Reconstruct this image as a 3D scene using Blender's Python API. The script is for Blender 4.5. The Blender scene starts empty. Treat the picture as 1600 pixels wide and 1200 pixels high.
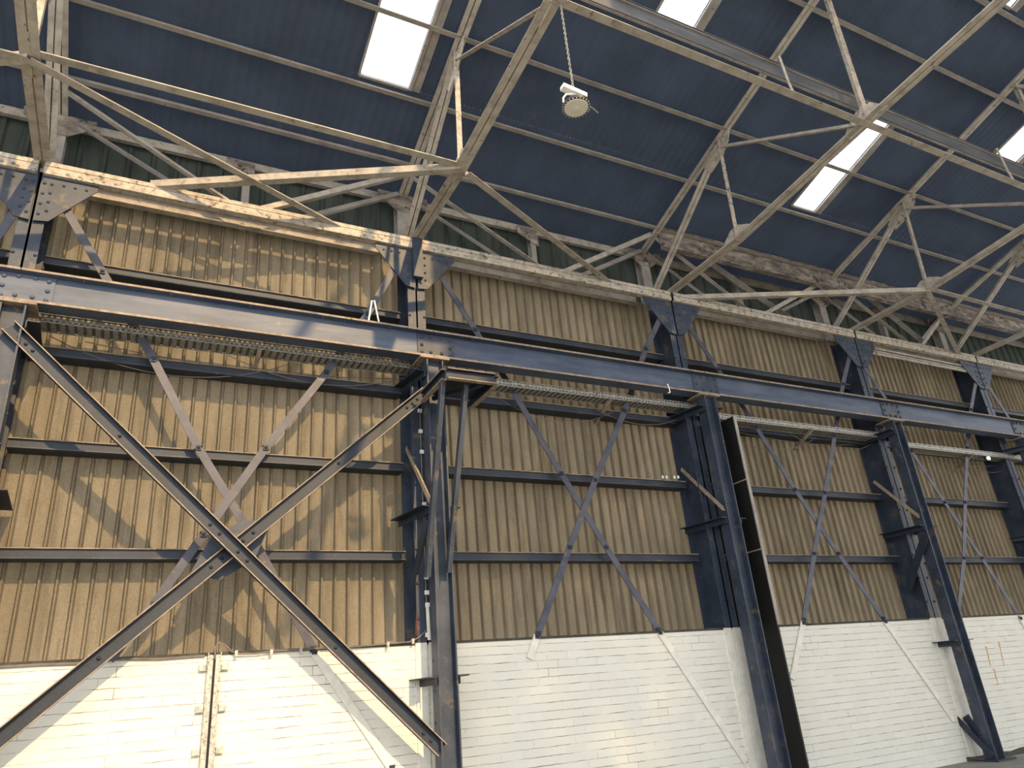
import bpy, bmesh, math, random
from mathutils import Vector, Matrix
random.seed(7)
C = bpy.context.scene.collection

# ------------------------------------------------------------------ camera
H = 1.6
FPX = 1135.66
CX, CY = 800.0, 600.0
_vx = Vector((2300.0, 285.0, FPX)).normalized()          # world X (along the wall) in camera space, y down
_vz = Vector((-233.0, -2645.0, FPX)).normalized()        # world Z
_vy = _vz.cross(_vx).normalized()                        # world Y (into the wall)
_vz = _vx.cross(_vy).normalized()
RW = Matrix((_vx, _vy, _vz))                             # camera(y down) -> world
cam = bpy.data.cameras.new('camera')
cam.sensor_fit = 'HORIZONTAL'; cam.sensor_width = 36.0; cam.lens = FPX / 1600 * 36.0
cam.clip_start = 0.05; cam.clip_end = 400
cam_o = bpy.data.objects.new('camera', cam); C.objects.link(cam_o)
M3 = Matrix((RW @ Vector((1, 0, 0)), RW @ Vector((0, -1, 0)), RW @ Vector((0, 0, -1)))).transposed()
cam_o.matrix_world = Matrix.Translation((0, 0, H)) @ M3.to_4x4()
bpy.context.scene.camera = cam_o

# ------------------------------------------------------------------ light
sc = bpy.context.scene
sc.view_settings.view_transform = 'Standard'
sc.view_settings.look = 'None'
sc.view_settings.gamma = 1
sc.view_settings.exposure = 0.40
sc.view_settings.use_curve_mapping = False
W = bpy.data.worlds.new('sky'); sc.world = W; W.use_nodes = True
bg = W.node_tree.nodes['Background']
bg.inputs[0].default_value = (0.96, 0.97, 0.97, 1); bg.inputs[1].default_value = 1.75
SUN = Vector((-0.14, 0.83, -0.54)).normalized()          # direction the sunlight travels
sun = bpy.data.lights.new('sun', 'SUN'); sun.energy = 3.8; sun.color = (1.0, 0.68, 0.32); sun.angle = math.radians(0.9)
sun_o = bpy.data.objects.new('sun', sun); C.objects.link(sun_o)
sun_o.rotation_euler = SUN.to_track_quat('-Z', 'Y').to_euler(); sun_o.location = (2, -12, 14)

# ------------------------------------------------------------------ measuring
def ray(px, py):
    return RW @ Vector((px - CX, py - CY, FPX))
def at(px, py, Y):
    d = ray(px, py); p = d * (Y / d.y); p.z += H; return p
def atX(px, py, X):
    d = ray(px, py); p = d * (X / d.x); p.z += H; return p
PITCH = 0.31
def roofz(y, off=0.0): return 10.03 + PITCH * (6.85 - y) + off
def onroof(px, py, off=0.0):
    d = ray(px, py); t = (10.03 + off + PITCH * 6.85 - H) / (d.z + PITCH * d.y)
    p = d * t; p.z += H; return p

# ------------------------------------------------------------------ materials
def mat(name, cols, scale=6, detail=6, rough=0.7, bump=0.0, stretch=(1, 1, 1), spots=None, metallic=0.0, lo=0.35, hi=0.65, bscale=None, spec=0.5, dust=None):
    m = bpy.data.materials.new(name); m.use_nodes = True
    N = m.node_tree.nodes; L = m.node_tree.links
    b = N['Principled BSDF']; b.inputs['Roughness'].default_value = rough; b.inputs['Metallic'].default_value = metallic
    b.inputs['Specular IOR Level'].default_value = spec
    g = N.new('ShaderNodeNewGeometry')
    mp = N.new('ShaderNodeMapping'); mp.inputs['Scale'].default_value = stretch
    L.new(g.outputs['Position'], mp.inputs['Vector'])
    n = N.new('ShaderNodeTexNoise'); n.inputs['Scale'].default_value = scale; n.inputs['Detail'].default_value = detail
    n.inputs['Roughness'].default_value = 0.65
    L.new(mp.outputs[0], n.inputs['Vector'])
    r = N.new('ShaderNodeValToRGB'); L.new(n.outputs[0], r.inputs[0])
    e = r.color_ramp.elements
    k = len(cols)
    e[0].position = lo; e[0].color = (*cols[0], 1); e[1].position = hi; e[1].color = (*cols[-1], 1)
    for i in range(1, k - 1):
        q = e.new(lo + (hi - lo) * i / (k - 1)); q.color = (*cols[i], 1)
    out = r.outputs[0]
    if spots:
        col, sscale, thr = spots
        n2 = N.new('ShaderNodeTexNoise'); n2.inputs['Scale'].default_value = sscale; n2.inputs['Detail'].default_value = 8
        n2.inputs['Roughness'].default_value = 0.7
        L.new(g.outputs['Position'], n2.inputs['Vector'])
        r2 = N.new('ShaderNodeValToRGB'); L.new(n2.outputs[0], r2.inputs[0])
        r2.color_ramp.elements[0].position = thr; r2.color_ramp.elements[1].position = thr + 0.05
        mx = N.new('ShaderNodeMixRGB'); mx.inputs[2].default_value = (*col, 1)
        L.new(r2.outputs[0], mx.inputs[0]); L.new(out, mx.inputs[1]); out = mx.outputs[0]
    L.new(out, b.inputs['Base Color'])
    if bump:
        bp = N.new('ShaderNodeBump'); bp.inputs['Strength'].default_value = bump; bp.inputs['Distance'].default_value = 0.01
        n3 = N.new('ShaderNodeTexNoise'); n3.inputs['Scale'].default_value = bscale or scale * 4; n3.inputs['Detail'].default_value = 6
        L.new(g.outputs['Position'], n3.inputs['Vector'])
        L.new(n3.outputs[0], bp.inputs['Height']); L.new(bp.outputs[0], b.inputs['Normal'])
    return m

M = {}
M['blue'] = mat('blue_paint', [(.020, .029, .047), (.030, .043, .072), (.052, .062, .088)], 3.0, rough=.5, bump=.1, spots=((.10, .085, .072), 4, .58), bscale=30)
M['flatblue'] = mat('flat_bar_paint', [(.032, .036, .056), (.055, .058, .088), (.075, .075, .10)], 4.0, rough=.5, spots=((.13, .11, .09), 6, .6))
M['dblue'] = mat('dark_blue_paint', [(.012, .018, .030), (.019, .029, .052)], 3.0, rough=.55, bump=.2, spots=((.07, .06, .05), 6, .64), bscale=30)
M['beamblue'] = mat('beam_blue_paint', [(.042, .058, .098), (.062, .084, .135), (.095, .115, .165)], 2.2, rough=.5, bump=.08, stretch=(.5, 1, 3), spots=((.16, .15, .14), 4, .66), bscale=26)
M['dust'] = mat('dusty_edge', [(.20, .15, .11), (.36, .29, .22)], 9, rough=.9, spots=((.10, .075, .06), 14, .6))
M['cream'] = mat('cream_paint', [(.30, .265, .225), (.42, .375, .32), (.49, .445, .385)], 5, rough=.75, bump=.2, spots=((.20, .16, .13), 11, .60), bscale=40)
M['creamp'] = mat('peeling_cream_paint', [(.24, .205, .17), (.41, .36, .30), (.52, .46, .385)], 9, rough=.8, bump=.4, spots=((.15, .12, .10), 12, .57), lo=.3, hi=.6, bscale=30)
M['flaky'] = mat('flaking_paint', [(.10, .085, .075), (.24, .20, .17), (.46, .40, .34)], 5, rough=.85, bump=.9, stretch=(.6, 1, 1.6), spots=((.05, .045, .045), 7, .56), lo=.35, hi=.68, bscale=14)
M['purlin'] = mat('purlin_paint', [(.26, .235, .215), (.40, .365, .33)], 4, rough=.85, spots=((.10, .09, .09), 12, .62))
M['girder'] = mat('dusty_girder', [(.075, .08, .095), (.14, .14, .15)], 3, rough=.8, stretch=(.4, 1, 2))
M['galv'] = mat('galvanised', [(.30, .29, .26), (.55, .54, .50)], 30, rough=.5, metallic=.3, spots=((.10, .09, .08), 26, .58))
M['white'] = mat('white_plastic', [(.78, .78, .76), (.88, .88, .86)], 5, rough=.4)
M['black'] = mat('black_steel', [(.004, .004, .004), (.009, .009, .009)], 3, rough=.6)
M['blackd'] = mat('black_housing', [(.015, .016, .02), (.03, .032, .038)], 5, rough=.45)
M['timber'] = mat('weathered_timber', [(.22, .16, .10), (.36, .28, .18)], 6, rough=.85, stretch=(1, 1, 4))
M['concrete'] = mat('concrete_floor', [(.16, .17, .15), (.26, .26, .23)], 1.5, rough=.8, spots=((.05, .055, .05), 3, .58))
M['wire'] = mat('wire', [(.12, .11, .10), (.20, .18, .16)], 9, rough=.6)
M['red'] = mat('red_cable', [(.55, .06, .03), (.65, .08, .05)], 5, rough=.5)
M['lens'] = mat('lamp_lens', [(.62, .58, .50), (.70, .66, .58)], 8, rough=.25)
M['whitesteel'] = mat('white_painted_steel', [(.66, .64, .57), (.80, .78, .71)], 7, rough=.75, spots=((.30, .25, .19), 22, .66))
M['debris'] = mat('dirt', [(.03, .03, .028), (.08, .075, .06)], 10, rough=.95, bump=.8)

def emis(name, col, s):
    m = bpy.data.materials.new(name); m.use_nodes = True
    b = m.node_tree.nodes['Principled BSDF']
    b.inputs['Base Color'].default_value = (*col, 1); b.inputs['Emission Color'].default_value = (*col, 1); b.inputs['Emission Strength'].default_value = s
    return m
M['led'] = emis('led', (.9, .95, 1), 12)

def sheet_mat(name, cols, stain):
    """fibre cement cladding: fine grain, vertical dirt runs"""
    m = bpy.data.materials.new(name); m.use_nodes = True
    N = m.node_tree.nodes; L = m.node_tree.links; b = N['Principled BSDF']
    b.inputs['Roughness'].default_value = .85; b.inputs['Specular IOR Level'].default_value = .25
    g = N.new('ShaderNodeNewGeometry')
    def noise(sc_, stretch, det=6):
        mp = N.new('ShaderNodeMapping'); mp.inputs['Scale'].default_value = stretch
        L.new(g.outputs['Position'], mp.inputs[0])
        n = N.new('ShaderNodeTexNoise'); n.inputs['Scale'].default_value = sc_; n.inputs['Detail'].default_value = det; n.inputs['Roughness'].default_value = .65
        L.new(mp.outputs[0], n.inputs['Vector']); return n.outputs[0]
    r = N.new('ShaderNodeValToRGB'); L.new(noise(2.2, (1, 1, .35)), r.inputs[0])
    e = r.color_ramp.elements; e[0].position = .3; e[0].color = (*cols[0], 1); e[1].position = .7; e[1].color = (*cols[1], 1)
    r2 = N.new('ShaderNodeValToRGB'); L.new(noise(9, (1, 1, .09)), r2.inputs[0])
    e = r2.color_ramp.elements; e[0].position = .50; e[0].color = (0, 0, 0, 1); e[1].position = .72; e[1].color = (.75, .75, .75, 1)
    mx = N.new('ShaderNodeMixRGB'); mx.inputs[2].default_value = (*stain, 1)
    L.new(r2.outputs[0], mx.inputs[0]); L.new(r.outputs[0], mx.inputs[1])
    r3 = N.new('ShaderNodeValToRGB'); L.new(noise(60, (1, 1, 1), 3), r3.inputs[0])
    e = r3.color_ramp.elements; e[0].position = .3; e[0].color = (.80, .80, .80, 1); e[1].position = .7; e[1].color = (1.1, 1.1, 1.1, 1)
    mu = N.new('ShaderNodeMixRGB'); mu.blend_type = 'MULTIPLY'; mu.inputs[0].default_value = 1
    L.new(mx.outputs[0], mu.inputs[1]); L.new(r3.outputs[0], mu.inputs[2])
    L.new(mu.outputs[0], b.inputs['Base Color'])
    bp = N.new('ShaderNodeBump'); bp.inputs['Strength'].default_value = .2; bp.inputs['Distance'].default_value = .005
    L.new(noise(80, (1, 1, 1), 3), bp.inputs['Height']); L.new(bp.outputs[0], b.inputs['Normal'])
    return m
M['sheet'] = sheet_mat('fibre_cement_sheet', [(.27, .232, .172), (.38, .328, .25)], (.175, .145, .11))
M['sheetg'] = sheet_mat('mossy_shaded_sheet', [(.085, .098, .088), (.125, .138, .122)], (.05, .056, .055))  # upper wall tone: moss green, darkened for the shade up there

def brick_mat():
    m = bpy.data.materials.new('white_painted_brick'); m.use_nodes = True
    N = m.node_tree.nodes; L = m.node_tree.links; b = N['Principled BSDF']
    b.inputs['Roughness'].default_value = .8; b.inputs['Specular IOR Level'].default_value = .3
    g = N.new('ShaderNodeNewGeometry')
    sp = N.new('ShaderNodeSeparateXYZ'); L.new(g.outputs['Position'], sp.inputs[0])
    cb = N.new('ShaderNodeCombineXYZ'); L.new(sp.outputs[0], cb.inputs[0]); L.new(sp.outputs[2], cb.inputs[1])
    wob = N.new('ShaderNodeTexNoise'); wob.inputs['Scale'].default_value = 7; wob.inputs['Detail'].default_value = 5
    L.new(g.outputs['Position'], wob.inputs['Vector'])
    ws = N.new('ShaderNodeVectorMath'); ws.operation = 'SCALE'; ws.inputs['Scale'].default_value = .022
    L.new(wob.outputs['Color'], ws.inputs[0])
    ad = N.new('ShaderNodeVectorMath'); ad.operation = 'ADD'; L.new(cb.outputs[0], ad.inputs[0]); L.new(ws.outputs[0], ad.inputs[1])
    bt = N.new('ShaderNodeTexBrick'); L.new(ad.outputs[0], bt.inputs['Vector'])
    bt.inputs['Scale'].default_value = 1; bt.inputs['Brick Width'].default_value = .30; bt.inputs['Row Height'].default_value = .10
    bt.inputs['Mortar Size'].default_value = .0045; bt.inputs['Mortar Smooth'].default_value = .6
    bt.inputs['Mortar'].default_value = (.72, .705, .64, 1)
    bt.inputs['Color1'].default_value = (.74, .725, .665, 1); bt.inputs['Color2'].default_value = (.70, .685, .62, 1)
    n1 = N.new('ShaderNodeTexNoise'); n1.inputs['Scale'].default_value = 3.1; n1.inputs['Detail'].default_value = 8; n1.inputs['Roughness'].default_value = .7
    L.new(g.outputs['Position'], n1.inputs['Vector'])
    r1 = N.new('ShaderNodeValToRGB'); L.new(n1.outputs[0], r1.inputs[0])
    r1.color_ramp.elements[0].position = .36; r1.color_ramp.elements[1].position = .66
    # horizontal joints show through the paint more than the upright ones
    bh = N.new('ShaderNodeTexBrick'); L.new(ad.outputs[0], bh.inputs['Vector'])
    bh.inputs['Scale'].default_value = 1; bh.inputs['Brick Width'].default_value = 80; bh.inputs['Row Height'].default_value = .10
    bh.inputs['Mortar Size'].default_value = .0055; bh.inputs['Mortar Smooth'].default_value = .5
    n1b = N.new('ShaderNodeTexNoise'); n1b.inputs['Scale'].default_value = 1.7; n1b.inputs['Detail'].default_value = 6; n1b.inputs['Roughness'].default_value = .75
    L.new(g.outputs['Position'], n1b.inputs['Vector'])
    r1b = N.new('ShaderNodeValToRGB'); L.new(n1b.outputs[0], r1b.inputs[0]); r1b.color_ramp.elements[0].position = .52; r1b.color_ramp.elements[1].position = .66
    ma = N.new('ShaderNodeMath'); ma.operation = 'MULTIPLY'; L.new(bh.outputs['Fac'], ma.inputs[0]); L.new(r1.outputs[0], ma.inputs[1])
    mb_ = N.new('ShaderNodeMath'); mb_.operation = 'MULTIPLY'; L.new(bt.outputs['Fac'], mb_.inputs[0]); L.new(r1b.outputs[0], mb_.inputs[1])
    mm = N.new('ShaderNodeMath'); mm.operation = 'MAXIMUM'; L.new(ma.outputs[0], mm.inputs[0]); L.new(mb_.outputs[0], mm.inputs[1])
    m2 = N.new('ShaderNodeMath'); m2.operation = 'MULTIPLY'; m2.inputs[1].default_value = 1.0; L.new(mm.outputs[0], m2.inputs[0])
    mx = N.new('ShaderNodeMixRGB'); mx.inputs[2].default_value = (.15, .115, .08, 1)
    L.new(m2.outputs[0], mx.inputs[0]); L.new(bt.outputs['Color'], mx.inputs[1])
    # stains: general grubbiness and dirt marks
    n2 = N.new('ShaderNodeTexNoise'); n2.inputs['Scale'].default_value = 1.1; n2.inputs['Detail'].default_value = 9; n2.inputs['Roughness'].default_value = .72
    L.new(g.outputs['Position'], n2.inputs['Vector'])
    r2 = N.new('ShaderNodeValToRGB'); L.new(n2.outputs[0], r2.inputs[0])
    r2.color_ramp.elements[0].position = .62; r2.color_ramp.elements[1].position = .78; r2.color_ramp.elements[1].color = (.6, .6, .6, 1)
    mx2 = N.new('ShaderNodeMixRGB'); mx2.inputs[2].default_value = (.45, .41, .34, 1)
    L.new(r2.outputs[0], mx2.inputs[0]); L.new(mx.outputs[0], mx2.inputs[1])
    out = mx2.outputs[0]
    L.new(out, b.inputs['Base Color'])
    n3 = N.new('ShaderNodeTexNoise'); n3.inputs['Scale'].default_value = 30; n3.inputs['Detail'].default_value = 6
    L.new(g.outputs['Position'], n3.inputs['Vector'])
    sb = N.new('ShaderNodeMath'); sb.operation = 'MULTIPLY_ADD'; sb.inputs[1].default_value = -1.0
    L.new(mm.outputs[0], sb.inputs[0]); 
    s3 = N.new('ShaderNodeMath'); s3.operation = 'MULTIPLY'; s3.inputs[1].default_value = .5; L.new(n3.outputs[0], s3.inputs[0]); L.new(s3.outputs[0], sb.inputs[2])
    bp = N.new('ShaderNodeBump'); bp.inputs['Strength'].default_value = .4; bp.inputs['Distance'].default_value = .006
    L.new(sb.outputs[0], bp.inputs['Height']); L.new(bp.outputs[0], b.inputs['Normal'])
    return m
M['brick'] = brick_mat()
M['roof'] = mat('roof_sheet', [(.085, .104, .142), (.105, .128, .172)], 1.2, rough=.85, spec=.15, spots=((.15, .15, .165), 2.2, .66))
M['rust'] = mat('rust_stain', [(.55, .28, .10), (.72, .50, .28)], 14, rough=.9)

def pane_mat():
    m = bpy.data.materials.new('rooflight_pane'); m.use_nodes = True
    N = m.node_tree.nodes; L = m.node_tree.links; b = N['Principled BSDF']
    g = N.new('ShaderNodeNewGeometry')
    w = N.new('ShaderNodeTexWave'); w.bands_direction = 'X'; w.inputs['Scale'].default_value = 2.2; w.inputs['Distortion'].default_value = .3
    L.new(g.outputs['Position'], w.inputs['Vector'])
    r = N.new('ShaderNodeValToRGB'); L.new(w.outputs[0], r.inputs[0])
    r.color_ramp.elements[0].color = (.80, .86, .92, 1); r.color_ramp.elements[1].color = (1, 1, 1, 1)
    L.new(r.outputs[0], b.inputs['Emission Color']); b.inputs['Emission Strength'].default_value = 2.6
    b.inputs['Base Color'].default_value = (.8, .85, .9, 1)
    return m
M['pane'] = pane_mat()
def sun_filter_mat():  # patchy part-transparent mix for the added panes that thin the sun
    m = bpy.data.materials.new('sun_filter'); m.use_nodes = True
    N = m.node_tree.nodes; L = m.node_tree.links
    o = N['Material Output']; N.remove(N['Principled BSDF'])
    t = N.new('ShaderNodeBsdfTransparent'); t.inputs[0].default_value = (.95, .95, .92, 1)
    d = N.new('ShaderNodeBsdfDiffuse'); d.inputs[0].default_value = (.12, .12, .11, 1)
    g = N.new('ShaderNodeNewGeometry'); n = N.new('ShaderNodeTexNoise'); n.inputs['Scale'].default_value = 1.6; n.inputs['Detail'].default_value = 4
    L.new(g.outputs['Position'], n.inputs['Vector'])
    r = N.new('ShaderNodeValToRGB'); L.new(n.outputs[0], r.inputs[0]); r.color_ramp.elements[0].position = .38; r.color_ramp.elements[1].position = .66
    r.color_ramp.elements[0].color = (.95, .95, .95, 1); r.color_ramp.elements[1].color = (.45, .45, .45, 1)
    mx = N.new('ShaderNodeMixShader'); L.new(r.outputs[0], mx.inputs[0]); L.new(t.outputs[0], mx.inputs[1]); L.new(d.outputs[0], mx.inputs[2])
    L.new(mx.outputs[0], o.inputs[0]); return m
M['sunfilter'] = sun_filter_mat()

# ------------------------------------------------------------------ mesh helpers
def nb(): return bmesh.new()
def prism(bm, prof, p0, p1, up=(0, 0, 1), tip=False):
    """sweep a closed 2-D profile (u sideways, v up) from p0 to p1"""
    p0 = Vector(p0); p1 = Vector(p1); d = (p1 - p0).normalized(); up = Vector(up)
    s = d.cross(up)
    if s.length < 1e-4: s = d.cross(Vector((0, 1, 0)))
    s.normalize(); v = s.cross(d).normalized()
    a = [bm.verts.new(p0 + s * q[0] + v * q[1]) for q in prof]
    b = [bm.verts.new(p1 + s * q[0] + v * q[1]) for q in prof]
    n = len(prof); um = max(abs(q[0]) for q in prof)
    for i in range(n):
        j = (i + 1) % n
        f = bm.faces.new((a[i], a[j], b[j], b[i]))
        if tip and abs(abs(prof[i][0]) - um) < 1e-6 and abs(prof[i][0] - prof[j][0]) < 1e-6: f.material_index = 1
    bm.faces.new(a[::-1]); bm.faces.new(b)
def R_(w, h, cx=0, cy=0): return [(cx - w / 2, cy - h / 2), (cx + w / 2, cy - h / 2), (cx + w / 2, cy + h / 2), (cx - w / 2, cy + h / 2)]
def L_(a, b, t, sx=1, sy=1, ox=0, oy=0):
    p = [(0, 0), (a, 0), (a, t), (t, t), (t, b), (0, b)]
    return [(ox + x * sx, oy + y * sy) for x, y in p]
def I_(b, h, tf, tw):
    return [(-b/2, -h/2), (b/2, -h/2), (b/2, -h/2 + tf), (tw/2, -h/2 + tf), (tw/2, h/2 - tf), (b/2, h/2 - tf), (b/2, h/2), (-b/2, h/2), (-b/2, h/2 - tf), (-tw/2, h/2 - tf), (-tw/2, -h/2 + tf), (-b/2, -h/2 + tf)]
def C_(b, h, t, sx=1):
    """channel: web on the v axis, flanges to +u (b deep, h tall)"""
    p = [(0, -h/2), (b, -h/2), (b, -h/2 + t), (t, -h/2 + t), (t, h/2 - t), (b, h/2 - t), (b, h/2), (0, h/2)]
    return [(x * sx, y) for x, y in p]
def box(bm, c, s, rot=None):
    vs = []
    for x in (-.5, .5):
        for y in (-.5, .5):
            for z in (-.5, .5):
                q = Vector((x * s[0], y * s[1], z * s[2]))
                if rot: q = rot @ q
                vs.append(bm.verts.new(Vector(c) + q))
    for f in ((0, 1, 3, 2), (4, 6, 7, 5), (0, 4, 5, 1), (2, 3, 7, 6), (0, 2, 6, 4), (1, 5, 7, 3)):
        bm.faces.new([vs[i] for i in f])
def poly(bm, pts, n, t):
    """plate: polygon pts extruded by t along n"""
    n = Vector(n) * t
    a = [bm.verts.new(Vector(p)) for p in pts]; b = [bm.verts.new(Vector(p) + n) for p in pts]
    k = len(pts)
    for i in range(k): bm.faces.new((a[i], a[(i + 1) % k], b[(i + 1) % k], b[i]))
    bm.faces.new(a[::-1]); bm.faces.new(b)
def dome(bm, c, n, r=.018, seg=7):
    n = Vector(n).normalized(); u = n.orthogonal().normalized(); v = n.cross(u); c = Vector(c)
    rings = []
    for (rr, hh) in ((1, 0), (.9, .45), (.5, .8)):
        rings.append([bm.verts.new(c + n * r * hh + (u * math.cos(2 * math.pi * k / seg) + v * math.sin(2 * math.pi * k / seg)) * r * rr) for k in range(seg)])
    for a, b in zip(rings, rings[1:]):
        for k in range(seg): bm.faces.new((a[k], a[(k + 1) % seg], b[(k + 1) % seg], b[k]))
    t = bm.verts.new(c + n * r * .95)
    for k in range(seg): bm.faces.new((rings[-1][k], rings[-1][(k + 1) % seg], t))
def tube(bm, pts, r, seg=6):
    pts = [Vector(p) for p in pts]; rings = []
    for i, p in enumerate(pts):
        d = (pts[min(i + 1, len(pts) - 1)] - pts[max(i - 1, 0)]).normalized()
        u = d.orthogonal().normalized() if i == 0 else (u - d * u.dot(d)).normalized()
        v = d.cross(u)
        rings.append([bm.verts.new(p + (u * math.cos(2 * math.pi * k / seg) + v * math.sin(2 * math.pi * k / seg)) * r) for k in range(seg)])
    for a, b in zip(rings, rings[1:]):
        for k in range(seg): bm.faces.new((a[k], a[(k + 1) % seg], b[(k + 1) % seg], b[k]))
    bm.faces.new(rings[0][::-1]); bm.faces.new(rings[-1])
def lathe(bm, prof, c, seg=32, ax=(0, 0, 1)):
    ax = Vector(ax).normalized(); u = ax.orthogonal().normalized(); v = ax.cross(u); c = Vector(c); rings = []
    for r, z in prof:
        rings.append([bm.verts.new(c + ax * z + (u * math.cos(2 * math.pi * k / seg) + v * math.sin(2 * math.pi * k / seg)) * r) for k in range(seg)])
    for a, b in zip(rings, rings[1:]):
        for k in range(seg): bm.faces.new((a[k], a[(k + 1) % seg], b[(k + 1) % seg], b[k]))
    bm.faces.new(rings[0][::-1]); bm.faces.new(rings[-1])

labels = {}
def tag(o, label, cat, group=None):
    o['label'] = label; o['category'] = cat
    if group: o['group'] = group
    if label in labels and not group: print('DUPLICATE LABEL', label)
    n = len(label.split())
    if n < 4 or n > 16: print('LABEL LENGTH', n, label)
    labels[label] = o.name
def wpos(o):
    p = Vector((0, 0, 0))
    while o: p = p + o.location; o = o.parent
    return p
def obj(name, bm, mats, parent=None, loc=None):
    """link bm (in world coordinates) as one mesh object"""
    if parent: base = wpos(parent)
    else:
        base = Vector(loc) if loc is not None else Vector((0, 0, 0))
    bmesh.ops.recalc_face_normals(bm, faces=bm.faces)
    bmesh.ops.translate(bm, verts=bm.verts, vec=-base)
    me = bpy.data.meshes.new(name); bm.to_mesh(me); bm.free()
    for m_ in (mats if isinstance(mats, (list, tuple)) else [mats]): me.materials.append(M[m_])
    o = bpy.data.objects.new(name, me); C.objects.link(o)
    if parent: o.parent = parent
    else: o.location = base
    return o
def thing(name, loc, label, cat, group=None):
    o = bpy.data.objects.new(name, None); C.objects.link(o); o.location = Vector(loc); o.empty_display_size = .2
    tag(o, label, cat, group); return o
def struct(name, bm, mats, parent=None):
    o = obj(name, bm, mats, parent)
    if not parent: o['kind'] = 'structure'
    return o
def single(name, bm, mats, label, cat, loc, group=None):
    o = obj(name, bm, mats, None, loc); tag(o, label, cat, group); return o

# ------------------------------------------------------------------ layout
XS = [-6.3, -1.43, 3.39, 8.25, 12.98, 17.35, 22.0]        # crane columns, along the wall
XG = [-6.3, -1.50, 3.30, 8.14, 12.95, 17.10, 21.9]        # wall columns
YF = 8.35          # front tips of the crane girder
YB = 8.76          # brick face
YS = 9.27          # cladding plane
ZB = 2.19
ZE = 7.95
BAY = ['cut by left edge', 'with the big braces', 'beyond the bracket platform', 'beyond the black panel', 'second beyond the black panel', 'at right edge']
COL = ['out past the left edge', 'at the left edge', 'beside the bracket platform', 'beside the tall black panel', 'second from right edge', 'at right edge']
ZB = sum(at(*p, YB).z for p in [(0, 1045), (715, 1005), (1155, 980), (1470, 966)]) / 4
RAILZ = [sum(at(*p, 9.0).z for p in q) / len(q) for q in
         ([(0, 856), (650, 857), (1110, 865), (1420, 873)], [(0, 688), (650, 722), (1090, 750), (1400, 777)],
          [(0, 535), (650, 605), (1070, 655), (1370, 690)], [(50, 400), (640, 490), (1040, 555)])]

# ------------------------------------------------------------------ floor, walls, roof
bm = nb(); box(bm, (8, -10, -.1), (50, 41, .2)); struct('floor', bm, 'concrete')
wl = bpy.data.objects.new('wall_back', None); C.objects.link(wl); wl['kind'] = 'structure'; wl.location = (8, YB, 0)
bm = nb(); box(bm, (8, YB + .17, ZB / 2), (34, .34, ZB)); obj('brick_base', bm, 'brick', wl)
def sheeting(x0, x1, z0, z1, y, pitch=.165, wide=.116, crest=.019, side=.015, dep=.052, lap=.0):
    bm = nb(); pts = []; x = x0
    while x < x1:
        pts += [(x, 0), (x + wide, 0), (x + wide + side, -dep), (x + wide + side + crest, -dep)]
        x += pitch
    zs = [z0, z1]; rows = []
    for k, z in enumerate(zs):
        rows.append([bm.verts.new((px, y + py + (0.012 if k else -0.004), z)) for px, py in pts])
    for i in range(len(pts) - 1): bm.faces.new((rows[0][i], rows[0][i + 1], rows[1][i + 1], rows[1][i]))
    geo = bmesh.ops.solidify(bm, geom=bm.faces[:], thickness=.006)
    return bm
lifts = [ZB - .1] + RAILZ + [ZE + .12]
for b in range(0, 6):
    for k in range(5):
        obj('corrugated_sheet', sheeting(XG[b] + .02, XG[b + 1] + .02, lifts[k] - (.06 if k else 0), lifts[k + 1] + .02, YS), 'sheet', wl)
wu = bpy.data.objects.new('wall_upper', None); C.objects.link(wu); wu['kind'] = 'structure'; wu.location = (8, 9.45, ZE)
bm = sheeting(-9, 25, ZE, roofz(9.45) + .05, 9.47, pitch=.30, wide=.21, crest=.04, side=.025, dep=.04); obj('mossy_shaded_cladding', bm, 'sheetg', wu)

def roofpt(x, y, off): return Vector((x, y, roofz(y, off) if y > -2 else roofz(-2, off) - PITCH * (-2 - y)))
rf = bpy.data.objects.new('ceiling', None); C.objects.link(rf); rf['kind'] = 'structure'; rf.location = (8, 6, roofz(6))
PUR = [8.70, 7.68, 6.65, 5.62, 4.63, 3.61, 2.58, 1.55, .52, -.51, -1.54]
sky = []   # x0,x1,y0,y1
def q(px, py): return onroof(px, py, .10)
s1, s1b = q(561, 115), q(637, 140); sky.append((s1.x, s1b.x, 5.05, PUR[1] - .06))
s2, s2b = q(1025, 18), q(1085, 40); sky.append((s2.x, s2b.x, PUR[5] + .03, PUR[3] - .06))
s3, s3b = q(1232, 325), q(1262, 335); sky.append((s3.x, s3b.x + .08, PUR[3] + .04, PUR[1] - .06))
s4, s4b = q(1550, 243), q(1583, 257); sky.append((s4.x, s4b.x, PUR[5] + .03, PUR[3] - .06))
s5 = q(1545, 0); sky.append((s5.x - .15, s5.x + .5, 2.6, PUR[5] - .06))
def roofstrip(x0, x1, y0, y1, parent, matn='roof', name='roof_sheeting', amp=.010):
    bm = nb(); n = max(2, int((x1 - x0) / .045)); rows = [[], []]
    for r_, y in enumerate((y0, y1)):
        for i in range(n + 1):
            x = x0 + (x1 - x0) * i / n
            p = roofpt(x, y, .10); p.z += amp * .5 * math.cos(x * 2 * math.pi / .15); rows[r_].append(bm.verts.new(p))
    for i in range(n): bm.faces.new((rows[0][i], rows[0][i + 1], rows[1][i + 1], rows[1][i]))
    bmesh.ops.solidify(bm, geom=bm.faces[:], thickness=.006)
    return obj(name, bm, matn, parent)
def edge_x(y): return 3.45 + .169 * (9.25 - y)  # unseen roof edge slanted along the sun, to let it reach the left bay
XR = 26
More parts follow.
